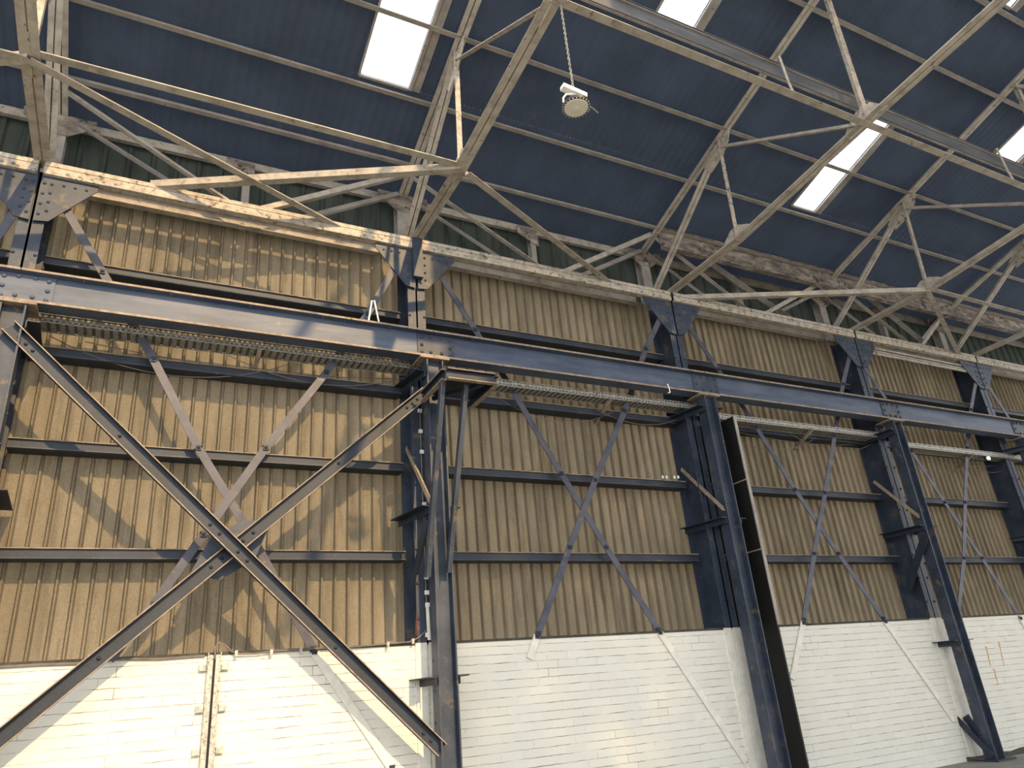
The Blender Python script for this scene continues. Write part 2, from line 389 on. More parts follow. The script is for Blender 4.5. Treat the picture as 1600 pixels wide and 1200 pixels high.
# cut the sheets around the rooflights: bands between y cuts
ycuts = sorted(set([9.62, 5.05, 3.4, 2.6, -2.0] + [s[2] for s in sky] + [s[3] for s in sky]))
for y0, y1 in zip(ycuts, ycuts[1:]):
    ym = (y0 + y1) / 2
    xs = -9 if ym > 5.05 else (edge_x(ym) if ym > 3.4 else edge_x(ym) + 4.3)
    holes = sorted((s[0], s[1]) for s in sky if s[2] < ym < s[3])
    x = xs
    for h0, h1 in holes:
        if h0 > x: roofstrip(x, h0, y0, y1, rf)
        x = max(x, h1)
    roofstrip(x, XR, y0, y1, rf)
# far slope over the right part of the shed
roofstrip(edge_x(-2) + 4.3, XR, -9.5, -2, rf)
# unseen panes added to weaken the sun beyond the platform column
def quad_strip(pts, parent, m_, name):
    bm = nb(); poly(bm, pts, (0, 0, 1), .006); return obj(name, bm, m_, parent)
wn = bpy.data.objects.new('window_6', None); C.objects.link(wn); wn['kind'] = 'structure'; wn.location = roofpt(7, 0, .1)
quad_strip([roofpt(edge_x(3.4), 3.4, .1), roofpt(edge_x(3.4) + 4.5, 3.4, .1), roofpt(edge_x(-2) + 4.4, -2, .1), roofpt(edge_x(-2), -2, .1)], wn, 'sunfilter', 'pane')
quad_strip([roofpt(edge_x(-2), -2, .1), roofpt(edge_x(-2) + 4.4, -2, .1), roofpt(edge_x(-9) + 4.4, -9.5, .1), roofpt(edge_x(-9), -9.5, .1)], wn, 'sunfilter', 'pane')
for i, (x0, x1, y0, y1) in enumerate(sky):
    w = bpy.data.objects.new('window_%d' % (i + 1), None); C.objects.link(w); w['kind'] = 'structure'; w.location = roofpt((x0 + x1) / 2, (y0 + y1) / 2, .1)
    bm = nb(); poly(bm, [roofpt(x0, y0, .115), roofpt(x1, y0, .115), roofpt(x1, y1, .115), roofpt(x0, y1, .115)], (0, 0, 1), .006); obj('pane', bm, 'pane', w)
    bm = nb()
    prism(bm, R_(.03, .05), roofpt(x0, y0, .09), roofpt(x0, y1, .09)); prism(bm, R_(.05, .03), roofpt(x1 + .03, y0, .07), roofpt(x1 + .03, y1, .07))
    prism(bm, R_(.04, .04), roofpt(x0, y1, .085), roofpt(x1, y1, .085))
    obj('window_frame', bm, 'purlin', w)
    bm = nb(); prism(bm, R_(.11, .010), roofpt(x1 + .12, y0, .078), roofpt(x1 + .12, y1, .078)); obj('pale_strip', bm, 'purlin', w)  # pale strip along the right-hand side of the rooflight

# purlins
for i, y in enumerate(PUR):
    x0 = -9 if y > 5 else edge_x(y) + .1
    if y < 3.4: x0 = edge_x(y) + 4.4
    bm = nb(); z = roofz(y)
    prism(bm, L_(.075, .10, .010, 1, 1, -.03, -.03), (x0, y, z), (XR, y, z), (0, 0, 1))
    nm = ['lowest roof purlin just above the peeling gutter girder', 'second roof purlin up, at the foot of the rooflights', 'third roof purlin up, crossing the middle of the rooflights',
          'fourth roof purlin up, above the pale longitudinal tie', 'fifth roof purlin up, at top right of the view', 'sixth roof purlin up, in the top right corner'][i] if i < 6 else None
    if nm: single('roof_purlin', bm, 'purlin', nm, 'purlin', (8, y, z), 'purlins under the roof sheeting')
    else: single('roof_purlin', bm, 'purlin', 'dusty steel roof purlin up near the ridge of the shed', 'purlin', (8, y, z), 'purlins under the roof sheeting')

# ------------------------------------------------------------------ roof trusses
def dbl(bm, a, b, w=.085, gap=.016, h=.085, t=.009):
    """pair of angles back to back, flat legs underneath"""
    for s in (1, -1): prism(bm, L_(w, h, t, s, 1, s * gap / 2, 0), a, b, (0, 0, 1))
def gplate(bm, c, pts, x, t=.014):
    poly(bm, [(x - t / 2, c[0] + u, c[1] + v) for u, v in pts], (1, 0, 0), t)
def hexa(r1, r2, n=7, ph=.3): return [(r1 * math.cos(2 * math.pi * k / n + ph), r2 * math.sin(2 * math.pi * k / n + ph)) for k in range(n)]
def truss(k):
    x = XG[k]
    E = Vector((x, 8.80, 8.03)); E2 = Vector((x, 9.15, 8.22)); K = Vector((x, 6.95, 8.02)); P = Vector((x, 6.85, 10.0)); F = Vector((x, 9.25, roofz(9.25, -.06)))
    Mn = Vector((x, 4.40, 8.26)); N2 = Vector((x, 2.3, 8.42)); top = Vector((x, -2, roofz(-2, -.06)))
    r1 = Vector((x, 4.36, roofz(4.36, -.06))); r2 = Vector((x, 1.9, roofz(1.9, -.06)))
    t = thing('roof_truss', K, 'pale riveted roof truss over the wall column ' + COL[k], 'truss', 'roof trusses')
    def mem(name, a, b, **kw):
        bm = nb(); dbl(bm, a, b, **kw); return obj(name, bm, 'cream', t)
    mem('bottom_chord', E, K); mem('bottom_chord', K, Mn); mem('bottom_chord', Mn, N2 + (N2 - Mn) * 1.2)
    mem('rafter', F, P, w=.07); mem('rafter', P, top, w=.07)
    mem('inclined_strut', E2, P - Vector((0, 0, .1)), w=.065)
    bm = nb(); prism(bm, L_(.075, .075, .009, 1, 1, -.03, -.03), K, P, (0, 1, 0)); obj('hanger', bm, 'creamp', t)
    bm = nb(); prism(bm, L_(.065, .065, .009, 1, 1, -.03, -.03), P - Vector((0, 0, .12)), Mn, (0, 0, 1)); obj('web_diagonal', bm, 'cream', t)
    bm = nb(); prism(bm, L_(.10, .10, .010, 1, 1, -.05, -.05), Mn, r1, (0, 1, 0)); obj('hanger', bm, 'creamp', t)
    if k >= 3:
        bm = nb(); prism(bm, L_(.065, .065, .009, 1, 1, -.03, -.03), r1, N2, (0, 0, 1)); obj('web_diagonal', bm, 'cream', t)
    # gussets with rivets
    def gus(c, pts, riv):
        bm = nb(); gplate(bm, (c.y, c.z), pts, x)
        for u, v in riv:
            for s in (-1, 1): dome(bm, (x + s * .008, c.y + u, c.z + v), (s, 0, 0), .016)
        obj('gusset_plate', bm, 'creamp', t)
    gus(K + Vector((0, 0, .06)), [(-.30, -.04), (.28, -.08), (.28, .06), (.08, .20), (-.10, .20), (-.30, .08)], [(-.22, .02), (-.12, .02), (.1, 0), (.2, 0), (-.03, .12)])
    gus(P, [(.42, -.25), (.30, -.45), (-.02, -.34), (-.22, -.16), (-.30, .05), (.2, -.08)], [(.30, -.28), (.22, -.20), (.14, -.12), (-.02, -.2), (-.1, -.06), (.06, -.26)])
    gus(Mn, [(-.34, .0), (.34, -.06), (.30, .10), (.08, .26), (-.14, .24)], [(-.2, .05), (-.1, .05), (.12, .03), (.22, .02), (0, .15)])
    gus(E2 + Vector((0, .0, -.05)), [(-.25, -.1), (.12, -.1), (.12, .14), (-.10, .2)], [(-.1, 0), (0, .05)])
    return t
for k in range(1, 6): truss(k)

# stub posts of the wall columns above the eaves beam and foot brackets under the rafters
for k in range(1, 6):
    x = XG[k]; bm = nb(); prism(bm, I_(.20, .18, .012, .01), (x, 9.30, ZE + .1), (x, 9.30, 9.12), (0, 1, 0))
    t = thing('stub_post', (x, 9.3, ZE + .1), 'weathered grey stub post over the wall column ' + COL[k], 'post', 'stub posts under the rafters')
    obj('shaft', bm, 'purlin', t)
    bm = nb(); poly(bm, [(x - .42, 9.2, 9.26), (x + .42, 9.2, 9.26), (x + .42, 9.2, 9.14), (x + .12, 9.2, 8.92), (x - .12, 9.2, 8.92), (x - .42, 9.2, 9.14)], (0, 1, 0), .012)
    for dx in (-.3, -.2, -.05, .05, .2, .3): dome(bm, (x + dx, 9.2, 9.2), (0, -1, 0), .016)
    obj('gusset_plate', bm, 'flaky', t)
for k in range(1, 5):
    x = (XG[k] + XG[k + 1]) / 2; 
    t = thing('intermediate_post', (x, 9.32, ZE + .1), 'thin grey post on the mossy cladding, bay ' + BAY[k], 'post', 'intermediate posts above the eaves beam')
    bm = nb(); prism(bm, I_(.10, .12, .01, .008), (x, 9.32, ZE + .1), (x, 9.32, 9.15), (0, 1, 0)); obj('shaft', bm, 'purlin', t)
    bm = nb(); poly(bm, [(x - .30, 9.24, 9.22), (x + .10, 9.24, 9.22), (x + .10, 9.24, 8.85), (x - .30, 9.24, 9.05)], (0, 1, 0), .012)
    for dx, dz in ((-.2, 9.16), (-.05, 9.14), (0, 9.02), (-.12, 9.08)): dome(bm, (x + dx, 9.24, dz), (0, -1, 0), .015)
    obj('gusset_plate', bm, 'flaky', t)

def lbar(name, a, b, label, cat, m_='cream', w=.075, up=(0, 0, 1), group=None, sx=1):
    a = Vector(a); b = Vector(b); bm = nb()
    prism(bm, L_(w, w, .009, sx, 1, -w / 2 * sx, -w / 2), a, b, up)
    return single(name, bm, m_, label, cat, (a + b) / 2, group)
KZ = 8.02
Kp = [Vector((x, 6.95, KZ)) for x in XG]
def onE(px): # point on the eaves beam top under a pixel column
    best = None
    for i in range(-20, 260):
        X = i * .1
        p = Vector((X, 8.72, KZ)); d = RW.transposed() @ (p - Vector((0, 0, H))); u = CX + FPX * d.x / d.z
        if best is None or abs(u - px) < best[0]: best = (abs(u - px), p)
    return best[1]
lbar('longitudinal_tie', Kp[1] + Vector((0, -.05, .06)), Kp[2] + Vector((0, -.05, .06)), 'sunlit pale longitudinal tie joining the two leftmost truss bottom nodes', 'tie', w=.10)
lbar('longitudinal_tie', Kp[0], Kp[1] + Vector((-.05, 0, 0)), 'pale longitudinal tie running out of view at the top left', 'tie', w=.10)
lbar('longitudinal_tie', Kp[4] + Vector((0, -.05, .06)), Kp[5] + Vector((0, -.05, .06)), 'pale longitudinal tie running to the right edge above the lattice', 'tie', w=.10)
hb = 'horizontal wind braces at the truss feet'
lbar('wind_brace', Kp[1], onE(540), 'long pale wind brace falling right from the leftmost truss node', 'brace', w=.10, group=hb)
lbar('wind_brace', Kp[2] + Vector((0, 0, .02)), onE(240) + Vector((0, 0, .03)), 'pale wind brace running left from the sunlit tie to the eaves beam', 'brace', w=.10, group=hb)
lbar('wind_brace', Kp[2] + Vector((.1, 0, 0)), onE(955), 'pale wind brace falling right from the second truss node to the eaves beam', 'brace', w=.10, group=hb)
lbar('wind_brace', Kp[4] + Vector((0, 0, .02)), onE(1068), 'pale nearly level wind brace running left from the fourth truss node', 'brace', w=.09, group=hb)
lbar('wind_brace', Kp[4], onE(1498), 'pale wind brace falling steeply right from the fourth truss node', 'brace', w=.09, group=hb)
lbar('wind_brace', Kp[1], onE(1) - Vector((3, 0, 0)), 'pale wind brace running left out of view from the leftmost truss node', 'brace', w=.09, group=hb)
# lattice of the eaves girder: W pairs from the rafter feet to mid bay
for k in range(1, 5):
    m_ = Vector(((XG[k] + XG[k + 1]) / 2, 8.80, KZ)) 
    if k == 2: m_.x = onE(868).x
    if k == 3: m_.x = onE(1192).x
    if k == 1: m_.x = onE(385).x
    if k == 4: m_.x = onE(1438).x
    f0 = Vector((XG[k] + .05, 8.86, 9.40)); f1 = Vector((XG[k + 1] - .05, 8.86, 9.40))
    lbar('lattice_strut', f0, m_ - Vector((.06, 0, 0)), 'pale front lattice strut falling right, bay ' + BAY[k], 'strut', w=.08, group='front lattice struts')
    lbar('lattice_strut', f1, m_ + Vector((.06, 0, 0)), 'pale front lattice strut falling left, bay ' + BAY[k], 'strut', w=.08, group='front lattice struts')
    g0 = Vector((XG[k] + .1, 9.18, 9.22)); g1 = Vector((XG[k + 1] - .1, 9.18, 9.22)); m2 = Vector((m_.x + .1, 9.18, KZ))
    lbar('lattice_strut', g0, m2 - Vector((.1, 0, 0)), 'thin grey rear lattice strut falling right, bay ' + BAY[k], 'strut', 'purlin', w=.07, group='rear lattice struts')
    lbar('lattice_strut', g1, m2 + Vector((.1, 0, 0)), 'thin grey rear lattice strut falling left, bay ' + BAY[k], 'strut', 'purlin', w=.07, group='rear lattice struts')
lbar('lattice_strut', at(1108, 406, 9.0), at(1247, 503, 9.0), 'broad grey strut falling right below the start of the gutter girder', 'strut', 'purlin', w=.13)
lbar('lattice_strut', at(1360, 464, 9.0), at(1462, 548, 9.0), 'broad grey strut falling right above the fourth wall bay', 'strut', 'purlin', w=.12)

# longitudinal tie at the second node line and the channel girder on it
a_, b_ = Vector((XG[2] + .0, 4.40, 8.30)), Vector((24, 4.40, 8.24))
lbar('longitudinal_tie', a_, b_, 'long pale tie crossing the upper right under the channel girder', 'tie', w=.10)
t = thing('channel_girder', (12, 4.5, 8.6), 'dusty dark channel girder running beside the long pale tie, upper right', 'girder')
YC = 4.60
zt0, zt1 = at(1236, 110, YC).z, at(1376, 172, YC).z; zb0, zb1 = at(1225, 128, YC).z, at(1345, 178, YC).z
zt_, zb2 = (zt0 + zt1) / 2, (zb0 + zb1) / 2; zm_ = (zt_ + zb2) / 2; hh_ = zt_ - zb2
print('channel', zt0, zt1, zb0, zb1)
bm = nb(); prism(bm, C_(.05, hh_, .010, 1), (XG[2], YC, zm_), (24, YC, zm_), (0, 0, 1)); obj('channel', bm, 'girder', t)
for zz_, w_ in ((hh_ / 2, .05), (-hh_ / 2, .018)):
    bm = nb(); prism(bm, R_(.03, w_), (XG[2], YC - .02, zm_ + zz_), (24, YC - .02, zm_ + zz_)); obj('edge_flange', bm, 'purlin', t)
for px, py in ((1222, 118), (1552, 232)):
    p = at(px, py, 4.5); bm = nb(); tube(bm, [(p.x + .08, 4.56, zt_), (p.x, 4.46, zt_ - .02), (p.x, 4.44, 8.5), (p.x, 4.42, 8.32)], .016); obj('clip', bm, 'cream', t)

# eaves wall plate under the roof edge, gutter girder
bm = nb(); prism(bm, R_(.07, .13), (-9, 9.36, roofz(9.36, -.02)), (XR, 9.36, roofz(9.36, -.02)))
single('wall_plate', bm, 'cream', 'long beige wall plate along the top of the mossy cladding', 'beam', (8, 9.36, 9.2))
g0 = at(1028, 361, 8.72); zb_ = (at(1056, 395, 8.72).z + at(1270, 444, 8.72).z) / 2
print('gutter z', g0.z, zb_, 'ZB', ZB, 'RAILZ', RAILZ)
t = thing('gutter_girder', (16, 8.72, 9.3), 'deep girder with flaking paint under the roof edge, upper right', 'girder')
bm = nb()
n_ = 60; x0_ = XG[3] + .05; dx_ = (XR - x0_) / n_
prism(bm, C_(.12, 9.46 - zb_, .014, 1), (x0_, 8.76, (9.46 + zb_) / 2), (XR, 8.76, (9.46 + zb_) / 2), (0, 0, 1)); obj('girder_web', bm, 'flaky', t)

# ------------------------------------------------------------------ eaves beam and the strip behind it
for k in range(0, 6):
    x0, x1 = XG[k] + (.03), XG[k + 1] - .03
    loc = ((x0 + x1) / 2, 8.7, ZE)
    t = thing('eaves_beam', loc, 'pale peeling riveted eaves beam over the bay ' + BAY[k], 'beam', 'eaves beams along the wall')
    bm = nb(); prism(bm, L_(.10, .055, .012, 1, -1, -.05, .09), (x1, 8.70, ZE), (x0, 8.70, ZE)); prism(bm, R_(.016, .055, -.045, .055), (x1, 8.70, ZE), (x0, 8.70, ZE)); obj('upper_angle', bm, 'creamp', t)
    bm = nb(); prism(bm, L_(.10, .11, .014, 1, 1, -.05, -.09), (x1, 8.70, ZE), (x0, 8.70, ZE)); 
    for side in (0, 1):
        for j in range(5):
            xx = (x0 + .25 + j * .13) if side == 0 else (x1 - .25 - j * .13)
            dome(bm, (xx, 8.65, ZE - .04), (0, -1, 0), .022)
    obj('lower_angle', bm, 'creamp', t)
    bm = nb(); prism(bm, C_(.10, .20, .012, -1), (x1 - .42, 9.12, 8.02), (x0 + .45, 9.12, 8.02)); 
    single('cladding_head_rail', bm, 'cream', 'plain beige head rail tucked behind the eaves beam, bay ' + BAY[k], 'rail', ((x0 + x1) / 2, 9.12, 8.02), 'head rails behind the eaves beam')
# service pipes under the eaves beam on the right
for i, (dz, r) in enumerate(((-.20, .022), (-.27, .018), (-.33, .03))):
    bm = nb(); tube(bm, [(XG[4] + .15, 8.74, ZE + dz), (XG[5] - .1, 8.74, ZE + dz - .01)], r, 8)
    single('service_pipe', bm, 'cream', ['upper thin beige pipe slung under the far eaves beam', 'middle thin beige pipe slung under the far eaves beam', 'thick lower beige pipe slung under the far eaves beam'][i], 'pipe', (15, 8.74, ZE + dz), 'pipes under the far eaves beam')
p = at(1372, 560, 8.66); bm = nb(); tube(bm, [(p.x, 8.66, ZE + .02), (p.x, 8.66, ZE - .45)], .012)
single('hanger_rod', bm, 'wire', 'thin dark hanger rod in front of the far eaves beam pipes', 'rod', (p.x, 8.66, ZE - .2))

# ------------------------------------------------------------------ wall columns
for k in range(0, 6):
    x = XG[k]
    t = thing('wall_column', (x, 8.95, 0), 'riveted blue twin channel wall column ' + COL[k], 'column', 'wall columns')
    for s in (-1, 1):
        bm = nb(); prism(bm, C_(.145, .46, .012, s), (x + s * .012, 8.97, ZB + .02), (x + s * .012, 8.97, ZE - .02), (0, 1, 0), tip=False)
        z = ZB + .3
        while z < ZE - .9: dome(bm, (x + s * .11, 8.738, z), (0, -1, 0), .02); z += .42
        obj('channel', bm, 'blue', t)
        bm = nb(); prism(bm, R_(.145, .46), (x + s * .085, 8.97, 0), (x + s * .085, 8.97, ZB + .02), (0, 1, 0)); obj('painted_foot', bm, 'whitesteel', t)['label'] = 'white painted foot flush with the brick'
    bm = nb()
    for s in (-1, 1):
        poly(bm, [(x + s * .02, 8.70, 8.02), (x + s * .02, 8.70, 7.20), (x + s * .17, 8.70, 7.22), (x + s * .62, 8.70, 7.78), (x + s * .62, 8.70, 7.86), (x + s * .17, 8.70, 7.88), (x + s * .17, 8.70, 8.02)], (0, 1, 0), .014)
        for r_ in range(5):
            dome(bm, (x + s * .06, 8.70, 7.30 + r_ * .15), (0, -1, 0), .02); dome(bm, (x + s * .135, 8.70, 7.36 + r_ * .13), (0, -1, 0), .02)
        for u in (.26, .38, .50): dome(bm, (x + s * u, 8.70, 7.76), (0, -1, 0), .018)
    obj('gusset_plate', bm, 'blue', t)
    if k == 2:
        bm = nb(); prism(bm, R_(.15, .10), (x - .0, 8.66, 7.35), (x - .0, 8.66, 8.08), (0, 1, 0)); obj('cover_plate', bm, 'blue', t)

# ------------------------------------------------------------------ crane columns and girder
ZG0, ZG1 = 5.935, 6.345
for k in range(0, 6):
    x = XS[k]
    t = thing('crane_column', (x, 8.5, 0), 'blue crane column carrying the long girder, ' + COL[k], 'column', 'crane columns')
    bm = nb(); prism(bm, [(v, u) for u, v in I_(.20, .24, .018, .014)][::-1], (x, 8.45, .03), (x, 8.45, ZG0 - .03), (0, 1, 0), tip=False)
    z = .4
    while z < ZG0 - .2:
        for s in (-1, 1): dome(bm, (x + s * .12, 8.50, z), (s, 0, 0), .015)
        z += .33
    o = obj('shaft', bm, 'blue', t)
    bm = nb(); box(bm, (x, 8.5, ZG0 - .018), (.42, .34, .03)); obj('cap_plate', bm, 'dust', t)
    bm = nb(); box(bm, (x, 8.5, .015), (.5, .5, .03)); obj('base_plate', bm, 'dblue', t)
bays = list(zip(XS, XS[1:]))
for k in range(0, 6):
    x0, x1 = XS[k] + .004, XS[k + 1] - .004
    t = thing('crane_girder', ((x0 + x1) / 2, 8.5, ZG0), 'long blue rolled-steel crane girder spanning the bay ' + BAY[k], 'girder', 'crane girder lengths')
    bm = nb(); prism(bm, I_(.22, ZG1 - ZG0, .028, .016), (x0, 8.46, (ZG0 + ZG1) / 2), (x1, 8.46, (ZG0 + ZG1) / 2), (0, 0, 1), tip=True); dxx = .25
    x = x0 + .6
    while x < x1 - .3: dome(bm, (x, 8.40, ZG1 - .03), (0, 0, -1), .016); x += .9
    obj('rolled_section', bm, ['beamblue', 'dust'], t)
for k in range(1, 6):
    x = XS[k] + .06
    t = thing('splice_plate', (x, 8.48, ZG0), 'riveted girder splice plate over the crane column ' + COL[k], 'plate', 'girder splice plates')
    bm = nb(); box(bm, (x, 8.444, (ZG0 + ZG1) / 2), (.54, .016, .345))
    for i, u in enumerate((-.21, -.08, .08, .21)):
        for j, v in enumerate((-.12, 0, .12)):
            if (i in (1, 2)) and j == 1: continue
            dome(bm, (x + u, 8.436, (ZG0 + ZG1) / 2 + v + (.02 if i in (1, 2) else 0)), (0, -1, 0), .026)
    obj('plate', bm, 'beamblue' if k == 1 else 'blue', t)

# brackets tying crane column to wall column
def brackets(k, z, name_, tail):
    x = XS[k]; xg = XG[k]
    t = thing('tie_bracket', (x, 8.8, z), name_ + COL[k], 'bracket', tail)
    for s in (-1, 1):
        a = Vector((x + s * .16, 8.36, z)); b = Vector((xg + s * .20, 9.18, z))
        bm = nb(); prism(bm, L_(.13, .09, .012, s, -1, -.02 * s, 0), a, b, (0, 0, 1)); obj('angle', bm, ['dblue'], t)
for k in range(1, 6):
    brackets(k, 3.86, 'dark tie bracket half way up crane column ', 'mid height tie brackets')
    brackets(k, 5.72, 'dark tie bracket under girder at column ', 'head tie brackets')
for k in (2, 4): brackets(k, at(1490, 1000, 8.35).z if k == 4 else at(670, 1058, 8.35).z, 'low dark tie bracket at white brick, column ', 'low tie brackets')
# pale diagonal struts from the cladding rails down to the crane columns
for k, (pa, pb) in {2: ((637, 700), (674, 783)), 3: ((1066, 733), (1132, 795)), 4: ((1366, 752), (1437, 807))}.items():
    x = XS[k] - .2
    a, b = atX(*pa, x), atX(*pb, x)
    lbar('diagonal_strut', a, b, 'dusty beige diagonal strut behind crane column ' + COL[k], 'strut', 'dust', w=.06, up=(1, 0, 0), group='beige diagonal struts')
for k, (pa, pb) in {2: ((668, 812), (645, 916)), 4: ((1446, 836), (1420, 920))}.items():
    x = XS[k] - .25
    a, b = atX(*pa, x), atX(*pb, x)
    bm = nb(); prism(bm, L_(.14, .08, .012, 1, 1, -.07, -.02), a, b, (1, 0, 0))
    single('knee_plate', bm, 'dblue', 'dark leaning knee angle on column ' + COL[k], 'bracket', (a + b) / 2, 'dark knee angles')
x = XS[4] - .16; a, b = atX(1497, 1122, x), atX(1554, 1182, x)
lbar('diagonal_strut', a, b, 'dark angle strut at the foot of the crane column near the right edge', 'strut', 'dblue', w=.10, up=(1, 0, 0))
a, b = atX(1512, 1118, x + .1), atX(1535, 1150, x + .1)
lbar('diagonal_strut', a, b, 'short dark stay above the angle strut at the right column foot', 'strut', 'dblue', w=.13, up=(1, 0, 0))

# ------------------------------------------------------------------ cladding rails
lev = ['lowest', 'second', 'third', 'top']
for k in range(0, 6):
    for i, z in enumerate(RAILZ):
        x0, x1 = XG[k] + .17, XG[k + 1] - .17
        bm = nb(); prism(bm, C_(.20, .115, .012, 1), (x1, 9.0, z - .058), (x0, 9.0, z - .058), (0, 0, 1), tip=False)
        t = thing('cladding_rail', ((x0 + x1) / 2, 9.05, z - .06), '%s dark cladding rail above brick, bay %s' % (lev[i], BAY[k]), 'rail', 'cladding rails')
        obj('rail', bm, ['dblue'], t)
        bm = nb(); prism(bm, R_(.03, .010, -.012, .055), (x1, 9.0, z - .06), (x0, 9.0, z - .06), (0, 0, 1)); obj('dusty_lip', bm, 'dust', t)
        bm = nb(); prism(bm, R_(.035, .012, -.018, -.050), (x1, 9.0, z - .06), (x0, 9.0, z - .06), (0, 0, 1)); obj('lower_lip', bm, 'blue', t)

# ------------------------------------------------------------------ flat bar cross braces on the wall
def flatbrace(pts, label, painted_from=None, w=.095, part_mat='flatblue'):
    dy = .022 if 'left' in label else 0
    P3 = [at(px, py, Y - (dy if Y != 8.745 else 0)) for px, py, Y in pts]
    t = thing('flat_bar_brace', P3[len(P3) // 2], label, 'brace', 'flat bar wall braces')
    bm = nb(); bm2 = nb(); used = False
    for i, (a, b) in enumerate(zip(P3, P3[1:])):
        d = (b - a).normalized()
        if painted_from is not None and i >= painted_from:
            prism(bm2, R_(w, .014), a - d * .01, b + d * .01, (0, 1, 0)); used = True
        else: prism(bm, R_(w, .014), a - d * .01, b + d * .01, (0, 1, 0))
    obj('bar', bm, part_mat, t)
    if used: obj('painted_end', bm2, 'whitesteel', t)['label'] = 'white painted end lying on the brick'
    else: bm2.free()
    for a in P3[1:-1]:
        bm = nb(); box(bm, a + Vector((0, -.015, 0)), (.06, .02, .06)); dome(bm, a + Vector((0, -.025, 0)), (0, -1, 0), .02)
        obj('clip', bm, 'dblue', t)
Yt, Ym, Yb = 8.73, 8.84, 8.745
FB = [
 ([(92, 308, Yt), (160, 425, 8.8), (240, 562, Ym), (310, 700, Ym), (400, 850, Ym), (489, 1014, 8.8), (491, 1018, Yb), (612, 1200, Yb), (640, 1245, Yb)], 6, 'blue flat bar falling right across the bay '+BAY[1]),
 ([(630, 395, Yt), (575, 490, 8.8), (510, 582, Ym), (415, 700, Ym), (318, 835, Ym), (240, 945, Ym), (172, 1030, 8.74)], None, 'blue flat bar falling left across the bay '+BAY[1]),
 ([(683, 422, Yt), (742, 515, 8.8), (802, 612, Ym), (877, 740, Ym), (947, 855, Ym), (1029, 984, 8.8), (1031, 988, Yb), (1165, 1190, Yb)], 6, 'blue flat bar falling right across the bay '+BAY[2]),
 ([(1037, 486, Yt), (1009, 545, 8.8), (976, 642, Ym), (930, 750, Ym), (890, 855, Ym), (841, 990, 8.8), (839, 994, Yb), (828, 1028, Yb)], 6, 'blue flat bar falling left across the bay '+BAY[2]),
 ([(1068, 498, Yt), (1122, 577, 8.8), (1182, 668, Ym), (1242, 765, Ym), (1310, 865, Ym), (1380, 966, 8.8), (1383, 971, Yb), (1490, 1125, Yb)], 6, 'blue flat bar falling right across the bay '+BAY[3]),
 ([(1330, 545, Yt), (1317, 600, 8.8), (1304, 682, Ym), (1289, 770, Ym), (1272, 865, Ym), (1256, 968, 8.8), (1255, 973, Yb), (1238, 1060, Yb)], 6, 'blue flat bar falling left across the bay '+BAY[3]),
 ([(1345, 566, Yt), (1385, 625, 8.8), (1424, 705, Ym), (1476, 785, Ym), (1534, 872, Ym), (1592, 962, 8.8), (1594, 966, Yb), (1650, 1060, Yb)], 6, 'blue flat bar falling right across the bay '+BAY[4]),
 ([(1524, 600, Yt), (1517, 640, 8.8), (1511, 700, Ym), (1508, 785, Ym), (1506, 872, Ym), (1497, 962, 8.8)], None, 'blue flat bar falling left across the bay '+BAY[4]),
 ([(45, 300, Yt), (-40, 420, 8.8), (-200, 640, Ym)], None, 'stub of a flat bar falling left out of view at the left edge'),
 ([(1545, 605, Yt), (1600, 690, 8.8), (1660, 790, Ym)], None, 'flat bar falling right out of view at the right edge'),
]
for pts, pf, lab in FB: flatbrace(pts, lab, pf)

# ------------------------------------------------------------------ big cross brace in front of bay 1
YX = 8.42
def cb(a, b, label, flip=1):
    t = thing('cross_brace', (a + b) / 2, label, 'brace', 'big channel cross braces')
    d = (b - a).normalized()
    # channel with its open side towards the hall
    bm = nb(); prism(bm, [(v, u) for u, v in C_(.075, .155, .010, -1)], a, b, (0, 1, 0)); bmc = bm
    n = d.cross(Vector((0, 1, 0))).normalized()
    bm = nb()
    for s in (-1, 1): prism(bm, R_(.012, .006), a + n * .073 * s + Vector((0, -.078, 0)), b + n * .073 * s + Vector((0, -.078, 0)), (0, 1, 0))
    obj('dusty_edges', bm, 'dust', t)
    L = (b - a).length; bm = bmc
    for u in (.15, .25, .35, L / 2 - .28, L / 2 - .14, L / 2 + .14, L / 2 + .28, L - .15, L - .27, L * .25, L * .75): dome(bm, a + d * u + Vector((0, -.012, 0)), (0, -1, 0), .02)
    obj('channel', bm, 'dblue', t); return t
A0, A1 = at(14, 512, YX), at(688, 1172, YX); B0 = at(667, 611, YX); B1 = at(0, 1153, YX)
B1 = B0 + (B1 - B0) * ((-1.33 - B0.x) / (B1.x - B0.x))
cross1 = cb(A0, A1, 'dark steel channel brace falling right across the sunlit left bay')
cb(B0 + Vector((0, .09, 0)), B1 + Vector((0, .09, 0)), 'dark steel channel brace rising right to the platform column')
cpt = at(355, 857, YX + .19)
bm = nb(); poly(bm, [cpt + Vector(v) for v in ((-.36, 0, -.28), (-.16, 0, .16), (.20, 0, .34), (.44, 0, .28), (.30, 0, -.12), (-.05, 0, -.34))], (0, 1, 0), .014)
obj('gusset_plate', bm, 'blue', cross1)

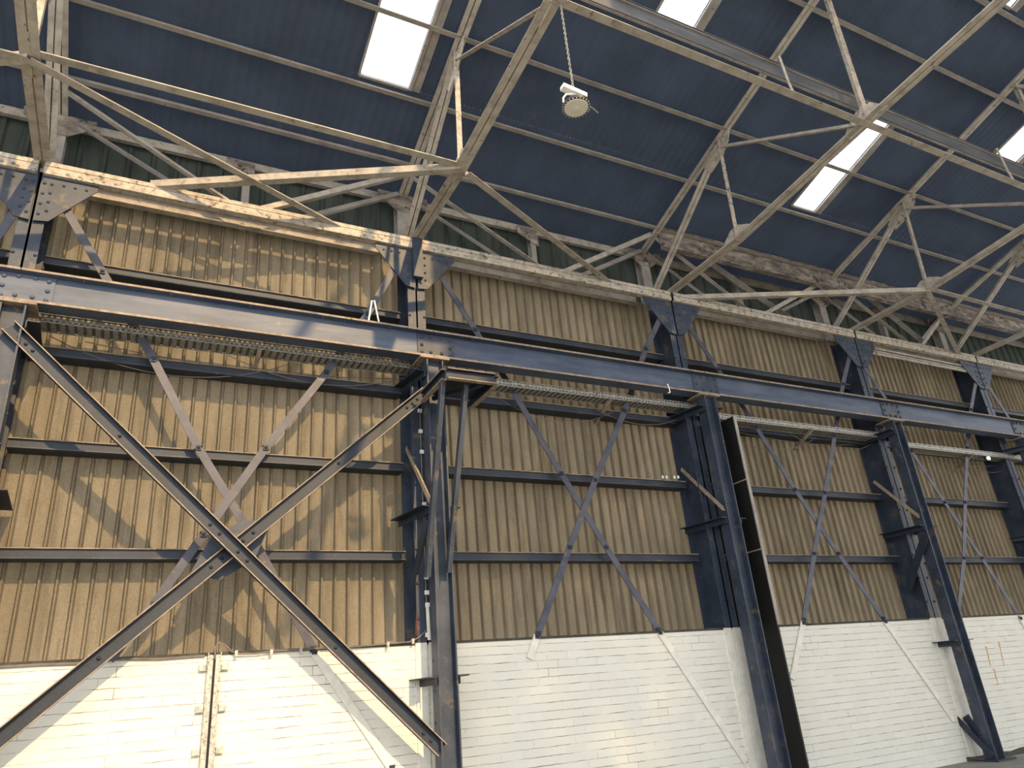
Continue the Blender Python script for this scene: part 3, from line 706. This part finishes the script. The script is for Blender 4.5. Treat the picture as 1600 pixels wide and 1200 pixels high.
# ------------------------------------------------------------------ bracket platform on column 2
B = at(697, 578, 7.55); D = at(772, 590, 7.55); z = (B.z + D.z) / 2 - .05
t = thing('bracket_platform', (B.x, 8.0, z), 'small steel bracket platform sticking out beside the second crane column', 'platform')
c1 = Vector((B.x, 7.55, z)); c2 = Vector((D.x, 7.55, z)); c3 = Vector((D.x, 8.33, z)); c4 = Vector((B.x, 8.33, z))
for a, b in ((c1, c2), (c2, c3), (c4, c1)):
    bm = nb(); prism(bm, C_(.06, .13, .010, 1), a, b, (0, 0, 1)); obj('edge_channel', bm, 'dblue', t)
    n = (b - a).normalized().cross(Vector((0, 0, 1))).normalized()
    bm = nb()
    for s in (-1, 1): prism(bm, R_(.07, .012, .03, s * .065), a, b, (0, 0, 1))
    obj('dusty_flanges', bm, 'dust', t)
bm = nb(); poly(bm, [c1 + Vector((0, .05, .05)), c2 + Vector((0, .05, .05)), c3 + Vector((0, 0, .05)), c4 + Vector((0, 0, .05))], (0, 0, 1), .01); obj('deck_plate', bm, 'dblue', t)
for (pa, ya), (pb, yb), lb in ((((693, 592), 7.62), ((669, 902), 8.28), 'left'), (((729, 600), 7.66), ((702, 895), 8.29), 'right')):
    a, b = at(*pa, ya), at(*pb, yb)
    bm = nb(); prism(bm, L_(.085, .085, .010, 1, -1, -.04, .04), a, b, (0, 1, 0)); o = obj('leg', bm, 'blue', t)
bm = nb(); prism(bm, R_(.05, .05), (c4.x + .1, 8.28, z - .02), (c2.x - .1, 7.65, z - .02)); obj('diagonal_stay', bm, 'dblue', t)

# ------------------------------------------------------------------ tall black panel beside column 3
x = 8.66; zt = at(1142, 650, 8.34).z
t = thing('black_panel', (x, 8.7, 0), 'tall matt black steel panel standing edge-on right of the third crane column', 'panel')
bm = nb(); poly(bm, [(x, 8.34, .02), (x, 8.34, zt), (x, 9.2, zt), (x, 9.2, ZB + .02), (x, YB, ZB + .02), (x, YB, .02)], (1, 0, 0), .03); obj('sheet', bm, 'black', t)
bm = nb(); box(bm, (x + .02, 8.325, (ZB + zt) / 2 + .0), (.05, .02, zt - ZB)); obj('edge_strip', bm, 'purlin', t)
for px, py in ((1165, 749), (1192, 858)):
    zz = at(px, py, 8.34).z; bm = nb(); box(bm, (x - .008, 8.75, zz), (.016, .84, .02)); obj('joint_strip', bm, 'dust', t)

# ------------------------------------------------------------------ cable trays under the girder
TR = [((60, 493), (655, 574), 1), ((775, 593), (1090, 638), 2), ((1118, 641), (1385, 688), 3), ((1418, 694), (1600, 716), 4)]
for (pa, pb, k) in TR:
    a, b = at(*pa, 8.72), at(*pb, 8.72)
    zc = (a.z + b.z) / 2; a.z = b.z = zc
    if k == 1: a.x = XS[1] + .2
    t = thing('cable_tray', (a + b) / 2, 'grey slotted cable tray below girder, bay ' + BAY[k], 'cable tray', 'cable trays under the girder')
    L = b.x - a.x
    for y in (8.72, 8.98):
        bm = nb(); box(bm, ((a.x + b.x) / 2, y, zc + .045), (L, .004, .016)); box(bm, ((a.x + b.x) / 2, y, zc - .045), (L, .004, .016)); box(bm, ((a.x + b.x) / 2, y + .002, zc), (L, .003, .03))
        n = int(L / .06)
        for i in range(n): box(bm, (a.x + (i + .5) * L / n, y, zc), (.026, .004, .09))
        obj('side_rail', bm, 'galv', t)
    bm = nb(); n = int(L / .09)
    for i in range(n): box(bm, (a.x + (i + .5) * L / n, 8.85, zc - .045), (.055, .26, .004))
    obj('rungs', bm, 'galv', t)
    bm = nb(); box(bm, ((a.x + b.x) / 2, 8.85, zc - .02), (L, .23, .03)); obj('laid_cable', bm, 'wire', t)  # cables as one block, widened so the tray throws a solid shadow
    xm = (a.x + b.x) / 2 + .1
    bm = nb(); prism(bm, L_(.05, .05, .006, 1, 1, 0, 0), (xm, 8.70, zc - .06), (xm, 9.22, zc - .30), (0, 0, 1)); obj('support_arm', bm, 'dust', t)
    # drooping wires
    for j, (f0, f1, sag, y) in enumerate(((.02, .62, .34, 9.0), (.45, .98, .26, 8.95), (.1, .95, .12, 9.05))):
        bm = nb(); pts = []
        for i in range(17):
            u = i / 16; xx = a.x + L * (f0 + (f1 - f0) * u); pts.append((xx, y, zc - .08 - sag * (1 - (2 * u - 1) ** 2)))
        tube(bm, pts, .006, 5)
        single('drooping_wire', bm, 'wire', ['%s thin wire drooping below the tray, bay %s' % (['long', 'right-hand', 'shallow'][j], BAY[k])][0], 'wire', pts[8], 'drooping wires')

# ------------------------------------------------------------------ small fittings
# conduit with white clips on the second wall column
x = XG[2] - .06; t = thing('clipped_conduit', (x, 8.70, ZB), 'thin conduit with white clips running up beside the second crane column', 'conduit')
bm = nb(); zz = [at(656, 642, 8.70), at(668, 990, 8.70)]; tube(bm, [zz[1], zz[0]], .008); obj('pipe', bm, 'wire', t)
for px, py in ((656, 642), (657, 674), (659, 706), (663, 788), (664, 826), (666, 902), (667, 926), (668, 945), (668, 992)):
    bm = nb(); box(bm, at(px, py, 8.69), (.05, .03, .05)); obj('clip', bm, 'white', t)
bm = nb(); tube(bm, [at(655, 938, 8.9), at(652, 950, 8.9), at(651, 975, 8.9), at(651, 992, 8.9)], .012)
single('red_cable', bm, 'red', 'short bright red cable hanging at the sheeting edge left of the platform column', 'cable', at(652, 965, 8.9))
bm = nb(); tube(bm, [at(668, 948, 8.68), at(671, 1000, 8.68)], .022); 
single('conduit', bm, 'whitesteel', 'short pale conduit behind the platform column above the brick', 'conduit', at(669, 970, 8.68))
# twin trunking on the brick
x0 = at(334, 1030, 8.72).x; x1 = at(324, 1200, 8.72).x; xt = (x0 + x1) / 2; zt = ZB
t = thing('cable_trunking', (xt, 8.73, 0), 'pair of perforated grey trunking strips running down the left brick panel', 'trunking')
for s in (-1, 1):
    bm = nb(); box(bm, (xt + s * .04, 8.735, zt / 2), (.055, .03, zt)); 
    for i in range(60): box(bm, (xt + s * .062, 8.717, .05 + i * zt / 60), (.012, .006, .018))
    obj('strip', bm, 'galv', t)
bm = nb(); tube(bm, [(xt, 8.728, 0), (xt, 8.728, zt + .05)], .014); obj('cable', bm, 'black', t)
for py in (1043, 1107, 1173):
    zz = at(330, py, 8.73).z
    for s in (-1, 1):
        bm = nb(); box(bm, (xt + s * .11, 8.735, zz), (.07, .03, .06)); obj('fixing_bracket', bm, 'galv', t)
# cable along the brick head
bm = nb(); pts = [at(px, py, 8.75) for px, py in ((-10, 1043), (60, 1039), (150, 1036), (175, 1030), (250, 1030), (320, 1025))]; tube(bm, pts, .014)
single('head_cable', bm, 'wire', 'brown cable lying along the brick head at the far left', 'cable', pts[2])
bm = nb(); pts = [at(px, py, 8.72) for px, py in ((336, 1030), (336, 1012), (342, 1004), (352, 1008), (362, 1018), (374, 1022), (400, 1021), (430, 1017), (500, 1013), (560, 1010), (640, 1003), (655, 996), (666, 985))]; tube(bm, pts, .010)
t = thing('looping_cable', pts[5], 'dark cable looping up over the trunking then clipped along the brick head', 'cable'); obj('cable', bm, 'wire', t)
for px, py in ((369, 1021), (424, 1019), (470, 1016), (525, 1013), (606, 1007), (645, 1002)):
    bm = nb(); box(bm, at(px, py, 8.71), (.03, .03, .06)); obj('clip', bm, 'galv', t)
# brick head dirt strip (mortar fillet)
bm = nb(); box(bm, (8, YB + .02, ZB + .012), (34, .06, .03)); struct('trim_1', bm, 'debris')
# hooks
p = at(576, 492, 8.36); q2 = at(592, 496, 8.36); r_ = at(581, 470, 8.36); s_ = at(585, 470, 8.36)
p.z = q2.z = ZG1
bm = nb(); tube(bm, [p, (p + r_) / 2, r_, s_, (s_ + q2) / 2, q2], .012, 8); single('wire_hook', bm, 'white', 'white bent wire hook standing on the girder top left of the platform column', 'hook', p)
p = at(1043, 600, 8.33); bm = nb(); tube(bm, [p, at(1046, 608, 8.33), at(1047, 613, 8.33), at(1044, 614, 8.33)], .010); single('wire_hook', bm, 'white', 'small pale hook hanging under the girder before the third crane column', 'hook', p)
for i, px in enumerate((1036, 1042, 1054, 1060)):
    bm = nb(); lathe(bm, [(.012, 0), (.02, .01), (.014, .02), (.02, .035), (.012, .05)], at(px, 748, 8.92), 10)
    single('insulator', bm, 'white', 'tiny white insulator on the middle rail near the third crane column', 'insulator', at(px, 748, 8.92), 'row of four tiny insulators')
p = at(1545, 716, 8.7); t = thing('spot_lamp', p, 'tiny glowing white lamp under the tray near the right edge', 'lamp')
bm = nb(); box(bm, p + Vector((0, .05, .02)), (.10, .06, .08)); obj('housing', bm, 'blackd', t); bm = nb(); box(bm, p, (.07, .02, .05)); obj('lens', bm, 'led', t)
# bolts near the left column
p = at(1490, 905, 8.7)

# rust runs on the far brick panel
for i, (a, b) in enumerate((((1561, 1002), (1569, 1040)), ((1541, 1010), (1548, 1040)), ((1553, 1045), (1560, 1070)))):
    pa, pb = at(*a, YB - .006), at(*b, YB - .006); bm = nb()
    n = 9; L = []; Rr = []
    for j in range(n + 1):
        u = j / n; c_ = pa.lerp(pb, u); wv = .020 * (1 - .6 * u) * random.uniform(.6, 1.3); c_.x += random.uniform(-.01, .01)
        L.append(c_ - Vector((wv, 0, 0))); Rr.append(c_ + Vector((wv, 0, 0)))
    poly(bm, L + Rr[::-1], (0, 1, 0), .004)
    o = obj('rust_run', bm, 'rust', wl)

# dirt heaped at the wall foot on the right
bm = nb()
n = 46; prev = None
for i in range(n + 1):
    xx = 12.7 + i * .25; h = .03 + .04 * random.random(); d = .16 + .10 * random.random()
    row = [bm.verts.new((xx, YB, h)), bm.verts.new((xx, YB - d * .4, h * .7)), bm.verts.new((xx, YB - d, 0.0)), bm.verts.new((xx, YB, 0.0))]
    if prev:
        for j in range(4): bm.faces.new((prev[j], prev[(j + 1) % 4], row[(j + 1) % 4], row[j]))
    else: bm.faces.new(row)
    prev = row
bm.faces.new(prev[::-1])
o = single('dirt_heap', bm, 'debris', 'dark dirt banked along the foot of the white wall at lower right', 'dirt', (15, YB, 0)); o['kind'] = 'stuff'

# ------------------------------------------------------------------ high bay lamp
p1 = at(896, 140, 4.42); p0 = Vector((p1.x, 4.42, 8.27)); pl = at(898, 166, 4.42)
t = thing('high_bay_lamp', p1, 'round high bay lamp hanging on a chain from the roof truss', 'lamp')
ch = nb(); L = (p0 - p1).length; n = int(L / .035)
for i in range(n):
    c_ = p1 + (p0 - p1) * ((i + .5) / n); r = .011; h = .022
    pts = []
    for j in range(9):
        an = 2 * math.pi * j / 8; u = Vector((math.cos(an) * r, 0, math.sin(an) * h)) if i % 2 else Vector((0, math.cos(an) * r, math.sin(an) * h)); pts.append(c_ + u)
    tube(ch, pts, .0035, 4)
obj('chain', ch, 'galv', t)
axis = Vector((.10, -.12, -1)).normalized()
bm = nb(); rot = Matrix.Rotation(math.radians(-12), 3, 'Y') 
bx = at(886, 149, 4.42); box(bm, p1 + Vector((-.0, 0, -.03)), (.27, .07, .05), Matrix.Rotation(.12, 3, 'Y')); obj('driver_box', bm, 'white', t)
hc = Vector((p1.x, 4.42, pl.z))
bm = nb(); lathe(bm, [(.03, .08), (.075, .07), (.11, .045), (.138, .016), (.138, -.012), (.125, -.016)], hc, 36); hs = obj('housing', bm, 'blackd', t)
bm = nb(); lathe(bm, [(.122, -.012), (.115, -.024), (.025, -.028), (.025, -.035), (.001, -.037)], hc, 36); obj('lens', bm, 'lens', hs)
bm = nb()
for k in range(24):
    an = 2 * math.pi * k / 24; box(bm, hc + Vector((math.cos(an) * .132, math.sin(an) * .132, -.018)), (.010, .010, .008))
obj('rim_stud', bm, 'galv', hs)
bm = nb()
tube(bm, [hc + Vector((-.142, 0, 0)), hc + Vector((-.138, 0, .06)), hc + Vector((-.10, 0, .12)), p1 + Vector((0, 0, -.06)), hc + Vector((.10, 0, .12)), hc + Vector((.138, 0, .06)), hc + Vector((.142, 0, 0))], .010); obj('yoke', bm, 'white', t)
bm = nb(); tube(bm, [hc + Vector((.12, 0, .06)), hc + Vector((.22, .03, .09)), hc + Vector((.30, .05, .07))], .007); obj('flex', bm, 'wire', t)
